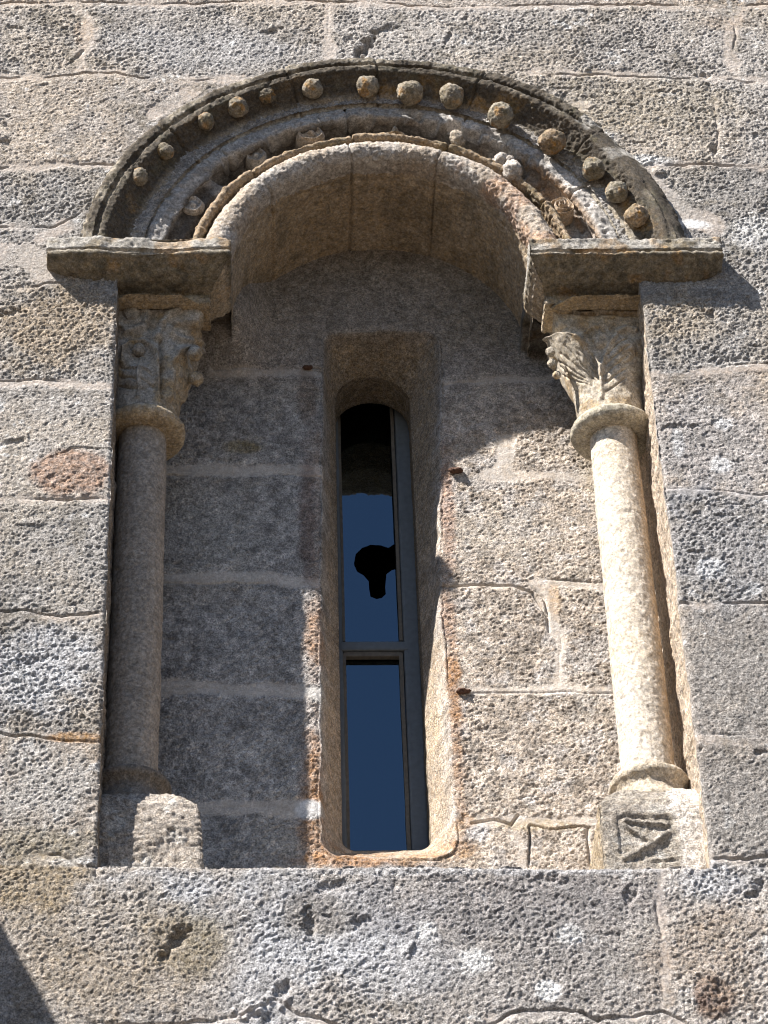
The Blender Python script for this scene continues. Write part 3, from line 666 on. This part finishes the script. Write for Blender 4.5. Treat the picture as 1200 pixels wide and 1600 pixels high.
# ------------------------------------------------------------------ IMPOSTS
def box_sweep(levels, dens=.0045, amp=1.0, seed=0, colfn=None, front=None, rnd=.006):
    """stack of rounded rectangles: levels = (x0, x1, y0, y1, z); walls between them subdivided and weathered"""
    lv = [levels[0]]
    for a_, b_ in zip(levels[:-1], levels[1:]):
        d = max(abs(q-p) for p, q in zip(a_, b_)); n = max(1, int(round(d/dens)))
        for k in range(1, n+1): lv.append(tuple(p+(q-p)*k/n for p, q in zip(a_, b_)))
    lv = np.array(lv); x0, x1, y0, y1 = lv[:, 0].min(), lv[:, 1].max(), lv[:, 2].min(), lv[:, 3].max()
    per = [np.linspace(0, 1, max(3, int(abs(d)/dens))+1)[:-1] for d in (x1-x0, y1-y0, x1-x0, y1-y0)]
    U_ = np.concatenate([per[0], np.ones(len(per[1])), 1-per[2], np.zeros(len(per[3]))])
    W_ = np.concatenate([np.zeros(len(per[0])), per[1], np.ones(len(per[2])), 1-per[3]])
    X = lv[:, 0][:, None]+(lv[:, 1]-lv[:, 0])[:, None]*U_[None]; Y = lv[:, 2][:, None]+(lv[:, 3]-lv[:, 2])[:, None]*W_[None]
    Zz = np.repeat(lv[:, 4][:, None], len(U_), 1)
    # round the vertical edges a little
    dx0 = X-lv[:, 0][:, None]; dx1 = lv[:, 1][:, None]-X; dy = Y-lv[:, 2][:, None]
    cut = np.clip(rnd-dx0, 0, rnd)**2/rnd+np.clip(rnd-dx1, 0, rnd)**2/rnd; Y = Y+np.where(dy < 1e-6, cut*.8, 0)
    P = np.stack([X, Y, Zz], -1)
    cx = (lv[:, 0]+lv[:, 1])[:, None]/2; cy = (lv[:, 2]+lv[:, 3])[:, None]/2
    # surface normals by finite differences
    du = np.roll(P, -1, 1)-np.roll(P, 1, 1); dv = np.gradient(P, axis=0); N = np.cross(du, dv); ln = np.linalg.norm(N, axis=-1, keepdims=True); N = N/np.maximum(ln, 1e-9)
    outw = np.sum(N*np.stack([X-cx, Y-cy, 0*X], -1), -1); sg = np.where(np.sum(outw) < 0, -1, 1); N = N*sg
    h = amp*(.0017*(2.4*np.abs(vn(P, 75, seed))-1)+.0016*vn(P, 125, seed+1)+.0028*vn(P, 22, seed+2)+.0035*vn(P, 7, seed+3)-.004*sm(.5, .9, vn(P, 38, seed+4)))
    P0 = P.copy(); P = P+N*h[..., None]
    if front is not None:
        P[..., 1] += np.where((N[..., 1] < -.5), front(P0[..., 0], P0[..., 2]), 0)
    C = colfn(P0, N) if colfn else None
    return P, C
def impost_col(seed, inner):
    def f(P, N):
        C = np.broadcast_to(np.array((.21, .18, .135)), P.shape).copy()
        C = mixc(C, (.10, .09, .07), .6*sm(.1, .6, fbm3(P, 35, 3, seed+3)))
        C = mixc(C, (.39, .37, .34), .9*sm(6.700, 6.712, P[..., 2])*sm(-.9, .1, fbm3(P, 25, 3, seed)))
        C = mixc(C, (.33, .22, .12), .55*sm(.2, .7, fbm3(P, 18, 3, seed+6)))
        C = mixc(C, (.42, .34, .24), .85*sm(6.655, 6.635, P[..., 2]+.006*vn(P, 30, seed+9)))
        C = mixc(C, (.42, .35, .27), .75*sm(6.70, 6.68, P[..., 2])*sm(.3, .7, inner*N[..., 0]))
        return C
    return f
def impost(name, x0, x1, xin0, xin1, zt, label, seed, inner):
    r = thing('impost', label, 'impost', ((x0+x1)/2, 0, 6.6), 'imposts under the arch')
    # levels from the top centre out over the slab, step, chamfer and lower block
    inn = 1 if inner > 0 else 0
    def L(o, z, s=0.0, y=None):   # o: 0 = full slab, 1 = lower block; s shrinks top and bottom
        a0 = x0+(xin0-x0)*o+s; a1 = x1+(xin1-x1)*o-s; y = (-.060+s) if y is None else y
        return (a0, a1, y, .145-s*.3, z)
    lev = [L(0, zt-.004, .09), L(0, zt-.002, .03), L(0, zt-.001, .006), L(0, zt-.007, 0), L(0, zt-.044, 0), L(.0, zt-.047, .008), L(0, zt-.053, .009), L(0, zt-.056, -.001), L(0, zt-.064, 0),
           L(.15, zt-.072, 0, -.048), L(.45, zt-.088, 0, -.022), L(.8, zt-.100, 0, .006), L(1, zt-.107, 0, .042), L(1, zt-.135, 0, .045), L(1, zt-.138, .0, .065), L(1, zt-.138, .07)]
    def chip(x, z): return .004*n2(x, z, 20, seed+20)+.010*sm(.45, .8, n2(x, z*0, 14, seed+21))*sm(zt-.02, zt-.004, z)
    P, C = box_sweep(lev, .0042, 1.0, seed, impost_col(seed, inner), chip)
    o = grid_obj('moulded_slab', P, M_FINE, C, r, closed=True)
    i0, i1 = (x0+.02, x1-.004) if inner > 0 else (x0+.004, x1-.02)
    P, C = box_sweep([(i0+.1, i1-.1, .28, .30, zt-.03), (i0, i1, .18, .352, zt-.028), (i0, i1, .20, .352, zt+.02), (i0+.1, i1-.1, .28, .30, zt+.022)], .006, .8, seed+9, impost_col(seed, inner))
    grid_obj('bed_block', P, M_FINE, C*.45, r, closed=True)  # colour darkened to stand in for the deep shade behind the slab
    return r
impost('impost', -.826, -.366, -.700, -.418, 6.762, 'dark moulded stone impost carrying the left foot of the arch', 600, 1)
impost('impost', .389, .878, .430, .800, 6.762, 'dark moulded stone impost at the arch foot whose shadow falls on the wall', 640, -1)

# ------------------------------------------------------------------ COLUMNS
def lathe(c, prof, n, amp, seed, col, wob=.0):
    pr = interp_profile(prof, .004); th = np.linspace(0, 2*math.pi, n+1)[:-1]
    T, R = np.meshgrid(th, pr[:, 0]); Zz = np.repeat(pr[:, 1][:, None], n, 1)
    P = np.stack([c[0]+R*np.cos(T), c[1]+R*np.sin(T), Zz], -1)
    h = amp*(.0009*(2.4*np.abs(vn(P, 100, seed))-1)+.0006*vn(P, 45, seed+1)+.0018*vn(P, 9, seed+2)-.002*sm(.6, .9, vn(P, 50, seed+4)))
    R = R+h
    P = np.stack([c[0]+R*np.cos(T)+wob*np.sin(Zz*2.2+seed), c[1]+R*np.sin(T), Zz], -1)
    C = np.broadcast_to(np.array(col), P.shape).copy()*(1+.07*fbm3(P, 12, 3, seed+6))[..., None]
    return P, C

def pixel(P):
    d = P-CAM; w = d@FW
    return 600+FPX*(d@RT)/w, 800-FPX*(d@UP)/w
def capital_body(c, zb, zt, seed, colfn, carving):
    """bell turning from round to square, with its leaves, ribs and scrolls cut into it"""
    s = np.linspace(0, 1, 170); th = np.linspace(0, 2*math.pi, 521)[:-1]; S, T = np.meshgrid(s, th, indexing='ij')
    e = 2+7*sm(.35, .9, S); rad = .082+.048*S**1.6+.008*sm(.84, .88, S)
    q = (np.abs(np.cos(T))**e+np.abs(np.sin(T))**e)**(-1/e); R = rad*q; Zz = zb+(zt-zb)*S
    P = np.stack([c[0]+R*np.cos(T), c[1]+R*np.sin(T)*(1-.26*S), Zz], -1)
    px, py = pixel(P); px = px+2*vn(P, 45, seed+5); py = py+2*vn(P, 45, seed+6)
    h = 0*R
    bumps, ridges = carving
    for bx_, by_, br_, bh_ in bumps: h = h+1.35*bh_*np.clip(1-((px-bx_)**2+((py-by_)/1.05)**2)/br_**2, 0, 1)**.7
    for w_, hh_, pts in ridges: h = h+hh_*np.exp(-(polydist(px, py, pts)/w_)**2)
    if c[0] > 0:      # the big fan leaf curls forward from its foot to its rim
        rim = 526+((px-890)/25)**2*9; left = 870+(py-540)*.40; right = 917+(py-541)*.12
        fan = sm(-2, 2, py-rim)*sm(-3, 3, px-left)*sm(-3, 4, right-px)
        h = h+.034*np.clip((614-py)/84, 0, 1)*fan
    h = h*(np.sin(T) < .35)
    D = np.stack([np.cos(T), np.sin(T), 0*T-.15], -1)
    P = P+D*(h+.0015*vn(P, 60, seed)+.002*vn(P, 20, seed+1)+.0008*vn(P, 120, seed+2))[..., None]
    return P, colfn(P)
CARVE_L = ([(218,550,24,-.008),(285,525,20,-.010),(244,505,18,-.010),(216,590,22,.007),(272,590,22,.008),(306,492,24,.010)],
 [(5,.016,[(305,476),(283,480),(262,492),(250,508),(244,528)]),(6,.014,[(252,505),(266,520),(288,530),(312,536)]),(4,.014,[(194,566),(195,545),(206,535),(222,533),(236,540),(244,556),(246,622)]),
  (5,.016,[(262,622),(260,590),(264,566),(276,550),(294,544),(314,548)]),(3,.008,[(219,560),(216,622)]),(4,.010,[(300,572),(288,586),(282,625)]),(2.2,-.006,[(190,574),(214,580)]),(2.2,-.006,[(190,590),(214,596)]),(2.2,-.006,[(190,605),(214,610)]),
  (2.2,-.006,[(222,580),(240,590)]),(2.2,-.006,[(222,595),(240,606)]),(2.2,-.006,[(264,580),(276,600)]),(3,-.012,[(252,535),(251,622)]),(2.5,-.006,[(188,476),(240,482),(320,478)]),(5,.012,[(190,510),(200,520),(225,512),(232,492),(224,478)])])
CARVE_R = ([(938,532,13,.010),(972,545,22,.010),(915,505,24,-.008),(880,500,14,-.006)],
 [(3,.010,[(868,534),(876,526),(892,523),(906,528),(916,540)]),(3.5,.008,[(914,536),(912,522),(922,510),(937,507),(950,513),(953,530),(948,548),(940,572),(940,622)]),(3,.008,[(918,543),(932,562),(940,585)]),
  (4,.012,[(955,536),(962,520),(976,513),(992,516)]),(4,.009,[(862,470),(868,490),(880,508)]),(3,-.008,[(864,484),(900,487),(996,492)]),(3,-.010,[(926,556),(934,590)])]
  +[(1.6,-.0032,[(924,604-3*k),(872+5*k, 584-9.5*k)]) for k in range(6)]+[(1.6,-.0032,[(930,596-8*k),(906+k,572-7*k)]) for k in range(4)]
  +[(1.6,-.005,[(946,612-14*k),(978,590-15*k)]) for k in range(5)])
def colf(col, st, seed, a=.4):
    def f(P):
        C = np.broadcast_to(np.array(col), P.shape).copy()*(1+.15*fbm3(P, 25, 3, seed))[..., None]
        return mixc(C, st, a*2*sm(.0, .5, fbm3(P, 14, 3, seed+4)))
    return f
def part_merge(name, Ps, mat, colfn, parent, closed=True):
    V, F, C = merge([(P.reshape(-1, 3), grid_faces(*P.shape[:2], closed=True), colfn(P).reshape(-1, 3)) for P in Ps])
    return mesh_obj(name, V, F, mat, C, parent)

ZR0, ZR1 = 6.278, 6.316
def column(xc_, rs, label, side, seed, tint):
    c = (xc_, .175); r = thing('column', label, 'column', (xc_, .175, 4.915), 'columns flanking the window')
    P, C = lathe(c, [(rs*1.02, 5.19), (rs, 5.24), (rs*.985, 5.8), (rs*.95, 6.29)], 150, 1.0, seed, tint)
    if side > 0:
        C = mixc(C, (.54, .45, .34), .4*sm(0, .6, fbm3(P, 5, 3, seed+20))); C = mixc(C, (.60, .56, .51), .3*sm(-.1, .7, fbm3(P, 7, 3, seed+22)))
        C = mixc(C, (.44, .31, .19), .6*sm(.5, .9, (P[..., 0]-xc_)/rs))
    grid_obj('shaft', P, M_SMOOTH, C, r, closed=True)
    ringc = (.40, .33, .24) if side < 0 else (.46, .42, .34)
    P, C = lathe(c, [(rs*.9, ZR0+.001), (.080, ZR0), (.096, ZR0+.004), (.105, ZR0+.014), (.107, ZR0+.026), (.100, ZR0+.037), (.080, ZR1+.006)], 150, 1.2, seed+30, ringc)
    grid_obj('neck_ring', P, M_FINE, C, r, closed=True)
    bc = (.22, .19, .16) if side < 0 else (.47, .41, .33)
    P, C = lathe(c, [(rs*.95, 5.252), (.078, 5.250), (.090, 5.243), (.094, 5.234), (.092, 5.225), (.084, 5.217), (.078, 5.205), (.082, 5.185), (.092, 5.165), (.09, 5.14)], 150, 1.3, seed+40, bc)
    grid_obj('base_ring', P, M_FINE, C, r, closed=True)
    return r, c
# left column
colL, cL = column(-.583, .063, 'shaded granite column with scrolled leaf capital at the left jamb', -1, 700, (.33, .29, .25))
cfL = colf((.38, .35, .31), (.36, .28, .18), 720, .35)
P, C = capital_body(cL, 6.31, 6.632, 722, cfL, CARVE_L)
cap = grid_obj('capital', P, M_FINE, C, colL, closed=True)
for k, (px, py, rp, y_, nm) in enumerate(((303,491,19,.095,'volute'),(207,493,18,.082,'volute'),(305,552,13,.095,'bud'),(306,592,12,.135,'bud'),(217,547,11,.09,'bud'))):
    P = uv_ball(at(px, py, y_), rp/664, 770+k*3, .2, (1, .9, 1.15), 30); grid_obj(nm, P, M_FINE, cfL(P), cap, closed=True)
FR = -math.pi/2
# right column
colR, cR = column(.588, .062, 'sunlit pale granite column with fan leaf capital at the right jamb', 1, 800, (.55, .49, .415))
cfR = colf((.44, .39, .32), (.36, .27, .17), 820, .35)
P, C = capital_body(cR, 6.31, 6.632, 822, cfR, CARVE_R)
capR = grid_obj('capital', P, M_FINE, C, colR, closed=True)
for k, (px, py, rp, y_, nm) in enumerate(((867,486,10,.085,'volute'),(860,550,8,.10,'bud'),(863,568,8,.11,'bud'),(870,586,7,.12,'bud'))):
    P = uv_ball(at(px, py, y_), rp/664, 870+k*3, .25, (1, .9, 1.2), 30); grid_obj(nm, P, M_FINE, cfR(P), capR, closed=True)
# pedestals
def ped_col(base, seed, extra=None):
    def f(P, N):
        C = np.broadcast_to(np.array(base), P.shape).copy()*(1+.15*fbm3(P, 20, 3, seed))[..., None]
        C = mixc(C, (.55, .53, .50), .6*sm(.35, .8, fbm3(P, 25, 2, seed+3)))
        if extra: C = extra(P, N, C)
        return C
    return f
x0, x1 = -.66, -.418
lev = [(x0+.08,x1-.12,.14,.34,5.176),(x0+.02,x1-.082,.100,.34,5.172),(x0,x1-.055,.084,.34,5.162),(x0,x1-.030,.072,.34,5.146),(x0,x1-.010,.062,.34,5.122),(x0,x1-.002,.058,.34,5.100),(x0,x1+.001,.056,.34,5.060),(x0,x1+.004,.056,.34,4.91)]
P, C = box_sweep(lev, .0032, 1.35, 900, ped_col((.42, .375, .33), 901))
grid_obj('pedestal', P, M_WALL, C, colL, closed=True)['label'] = 'plain block with rounded shoulder'
x0, x1 = .452, .690
def seg(x, z, a_, b_, w):
    return sm(w, w*.35, polydist(x, z, [XZ(*a_, .06), XZ(*b_, .06)]))
def carve(x, z):
    wx_ = x+.002*n2(x, z, 50, 921); wz_ = z+.002*n2(x, z, 50, 922)
    cx0, cz1 = XZ(963, 1276, .06); cx1, cz0 = XZ(1050, 1345, .06)
    panel = sm(cx0-.003, cx0+.003, wx_)*sm(cx1+.014, cx1-.004, wx_)*sm(cz1+.003, cz1-.003, wz_)*sm(cz0-.01, cz0+.004, wz_)
    ridge = np.maximum.reduce([seg(wx_, wz_, (976,1282), (1042,1289), .008), seg(wx_, wz_, (976,1290), (1022,1316), .007), seg(wx_, wz_, (968,1346), (1048,1300), .010), seg(wx_, wz_, (1010,1345), (1060,1340), .006)])
    lime = sm(cx1+.0, cx1+.03, wx_+.006*n2(x, z, 20, 925))
    return .0050*panel*(1-1.5*ridge)-.006*lime*(1-panel)
def ped_extra(P, N, C):
    cx1, _ = XZ(1050, 1300, .06); _, cz = XZ(1000, 1270, .06)
    C = mixc(C, (.36, .32, .28), .6*sm(cx1+.01, cx1-.02, P[..., 0])*sm(-.3, .4, fbm3(P, 25, 2, 931)))
    C = mixc(C, (.42, .34, .24), .8*sm(-.4, -.8, N[..., 0]))
    C = mixc(C, (.72, .66, .60), .9*sm(cx1, cx1+.02, P[..., 0]+.01*vn(P, 30, 933)))
    return C
lev = [(x0+.08,x1-.02,.12,.34,5.178),(x0+.058,x1-.01,.096,.34,5.172),(x0+.034,x1,.080,.34,5.152),(x0+.012,x1,.066,.34,5.130),(x0,x1,.060,.34,5.108),(x0,x1,.056,.34,5.090),(x0,x1,.056,.34,4.90)]
P, C = box_sweep(lev, .0034, .9, 940, ped_col((.40, .36, .31), 941, ped_extra), carve)
grid_obj('pedestal', P, M_WALL, C, colR, closed=True)['label'] = 'block carved with a sunk panel and crossed ribs'

# ------------------------------------------------------------------ THE SLIT'S WINDOW
YG = .625
def bar(p0, p1, w, d, seed=0):
    """rounded rectangular bar between two points, w across, d deep in y"""
    p0 = np.array(p0, float); p1 = np.array(p1, float); L = np.linalg.norm(p1-p0); ax = (p1-p0)/L
    si = np.cross(ax, (0, 1, 0)); si /= np.linalg.norm(si); n = max(2, int(L/.02)); s = np.linspace(0, 1, n)
    rb = min(w, d)*.15; cs = []
    for cx, cy, a0_ in ((w/2-rb, d/2-rb, 0), (-w/2+rb, d/2-rb, 90), (-w/2+rb, -d/2+rb, 180), (w/2-rb, -d/2+rb, 270)):
        for q in (0, 45, 90): cs.append((cx+rb*math.cos((a0_+q)*DEG), cy+rb*math.sin((a0_+q)*DEG)))
    cs = np.array(cs); P = p0+(p1-p0)*s[:, None, None]+cs[None, :, 0:1]*si+cs[None, :, 1:2]*np.array([0, 1, 0])
    P = P+.0008*np.stack([vn(P, 18, seed), vn(P, 18, seed+1), 0*P[..., 0]], -1)
    V = P.reshape(-1, 3); F = [tuple(f) for f in grid_faces(n, len(cs), closed=True)]
    # end caps as quads fanned to the middle
    c0 = len(V); V = np.concatenate([V, [p0, p1]]); k = len(cs)
    for j in range(0, k, 2):
        F.append((j, (j+1) % k, (j+2) % k, c0)); b_ = (n-1)*k; F.append((b_+j, b_+(j+1) % k, b_+(j+2) % k, c0+1))
    return V, np.array(F)
def bars(name, lst, mat, parent):
    V, F, C = merge([(v, f, np.zeros(3)) for v, f in lst]); o = mesh_obj(name, V, F, mat, None, parent, smooth=False); return o
win = thing('slit_window', 'narrow grey framed slit window with broken upper pane', 'window', (ICX, YG, 5.25))
hw = .088; XLs, XRs = -.101, .090; ZT0, ZT1 = XZ(590, 1020, YG-.02)[1], XZ(590, 1002, YG-.02)[1]; zt = (ZT0+ZT1)/2
bars('frame', [bar((XLs, YG, 5.22), (XLs, YG, 6.93), .034, .05, 1), bar((XRs+.001, YG, 5.22), (XRs+.001, YG, 6.93), .044, .05, 2), bar((XLs, YG, 5.245), (XRs, YG, 5.245), .03, .046, 3), bar((XLs, YG, 6.92), (XRs, YG, 6.92), .03, .046, 4)], M_FRAME, win)
bars('transom', [bar((XLs+.01, YG-.006, zt), (XRs-.01, YG-.006, zt), .028, .042, 5)], M_FRAME, win)
bl, br = XLs+.020, XRs-.026
bars('putty_bead', [bar((bl, YG-.012, 5.26), (bl, YG-.012, zt-.02), .008, .016, 6), bar((br, YG-.012, 5.26), (br-.002, YG-.012, zt-.02), .010, .020, 7),
     bar((bl, YG-.012, zt-.022), (br, YG-.012, zt-.022), .014, .016, 8)], M_BEAD, win)
bars('putty_bead', [bar((bl, YG-.012, zt+.02), (bl, YG-.012, 6.90), .007, .014, 9), bar((br, YG-.012, zt+.02), (br-.002, YG-.012, 6.90), .009, .018, 10)], M_BEAD, win)
def pane(name, outline, holes, parent, tilt=0.0, z0=0):
    loops = [[Vector((x, z, 0)) for x, z in outline]]+[[Vector((x, z, 0)) for x, z in h] for h in holes]
    tris = tessellate_polygon(loops); pts = [p for l in loops for p in l]; n = len(pts)
    V = [(p.x, YG+tilt*(p.y-z0), p.y) for p in pts]
    o = mesh_obj(name, V, np.array(tris), M_GLASS, None, parent, smooth=False)
    md = o.modifiers.new('thickness', 'SOLIDIFY'); md.thickness = .003; md.offset = 0
    return o
gl0, gl1 = XLs+.01, XRs-.02
lo = [(gl0, 5.24), (gl1, 5.24), (gl1, zt), (gl0, zt)]
pane('glass_pane', lo, [], win, 0.02, 5.9)
hole_px = [(553,878),(556,862),(566,852),(580,847),(595,848),(607,852),(616,846),(622,845),(622,885),(612,888),(604,894),(603,905),(602,915),(603,926),(597,932),(588,934),(579,930),(577,918),(576,905),(568,896),(558,890)]
hole_p = [(min(XZ(a_, b_, YG)[0], gl1-.006), XZ(a_, b_, YG)[1]) for a_, b_ in hole_px]
up = [(gl0, zt), (gl1, zt), (gl1, 6.915), (gl0, 6.915)]
o = pane('glass_pane', up, [hole_p], win, 0.03, 5.9); o['label'] = 'upper pane with a bulb shaped hole broken through'
# old iron pins left in the joints
def pin(name, px, py, y, r, label, L=.02, seed=0):
    c = at(px, py, y); P1 = uv_ball(c, r, seed, .5, (1.5, 1, .7), 20); P2 = uv_ball(c+np.array([L*.5, .002, .002]), r*.7, seed+3, .5, (1.4, 1, .8), 20)
    V, F, C = merge([(P.reshape(-1, 3), grid_faces(20, 40, closed=True), np.zeros(3)) for P in (P1, P2)])
    o = mesh_obj(name, V, F, M_RUST); tag(o, label, 'iron pin', 'rusty hinge pins beside the slit'); return o
pin('iron_pin', 712, 735, YB-.008, .011, 'rusty hinge stub at the edge of sunlight above the lit jamb', .02, 960)
pin('iron_pin', 722, 1080, YB-.006, .010, 'rusty hinge stub in the orange stained lower right joint', .024, 964)
pin('iron_pin', 481, 574, YB-.004, .008, 'small dark iron stub in the shaded upper left joint', .012, 968)

# ------------------------------------------------------------------ OUTSIDE THE PICTURE: an unseen block added to cast the corner's shadow, and the ground
bx1 = -1.50
prof = [(-.02, 5.86), (-.30, 5.80), (-.458, 5.715), (-.553, 5.655), (-.80, 5.44), (-.82, 5.42), (-.82, 0.0), (-.02, 0.0)]
lev_x = np.linspace(-2.3, bx1, 40); pp_ = interp_profile([(a_, b_) for a_, b_ in prof], .05)
P = np.zeros((len(lev_x), len(pp_), 3)); P[..., 0] = lev_x[:, None]; P[..., 1] = pp_[None, :, 0]; P[..., 2] = pp_[None, :, 1]
P += (.008*vn(P, 9, 980))[..., None]*np.array([0, 1, .3]); n_ = len(pp_)
parts = [(P.reshape(-1, 3), grid_faces(*P.shape[:2]), np.array(GREY))]
for row in (0, -1):
    e = P[row]; cpt = np.repeat([[e[0, 0], -.02, 0.0]], n_, 0); cpt[:, 2] = np.clip(e[:, 2], 0, 9)
    Q = np.stack([e, e+(cpt-e)*.5, cpt], 0); parts.append((Q.reshape(-1, 3), grid_faces(3, n_), np.array(GREY)))
V, F, C = merge(parts); o = mesh_obj('shadow_caster', V, F, M_WALL, C); tag(o, 'unseen granite block added left of the window, shaped to shade the lower wall corner', 'shadow_caster')
g = np.linspace(-1, 1, 60); gx_, gy_ = np.meshgrid(np.sign(g)*np.abs(g)**3*900, np.sign(g)*np.abs(g)**3*900)
P = np.stack([gx_, gy_, -.05+.04*n2(gx_, gy_, .3, 990)], -1)
o = grid_obj('ground', P, M_GROUND); tag(o, kind='structure')
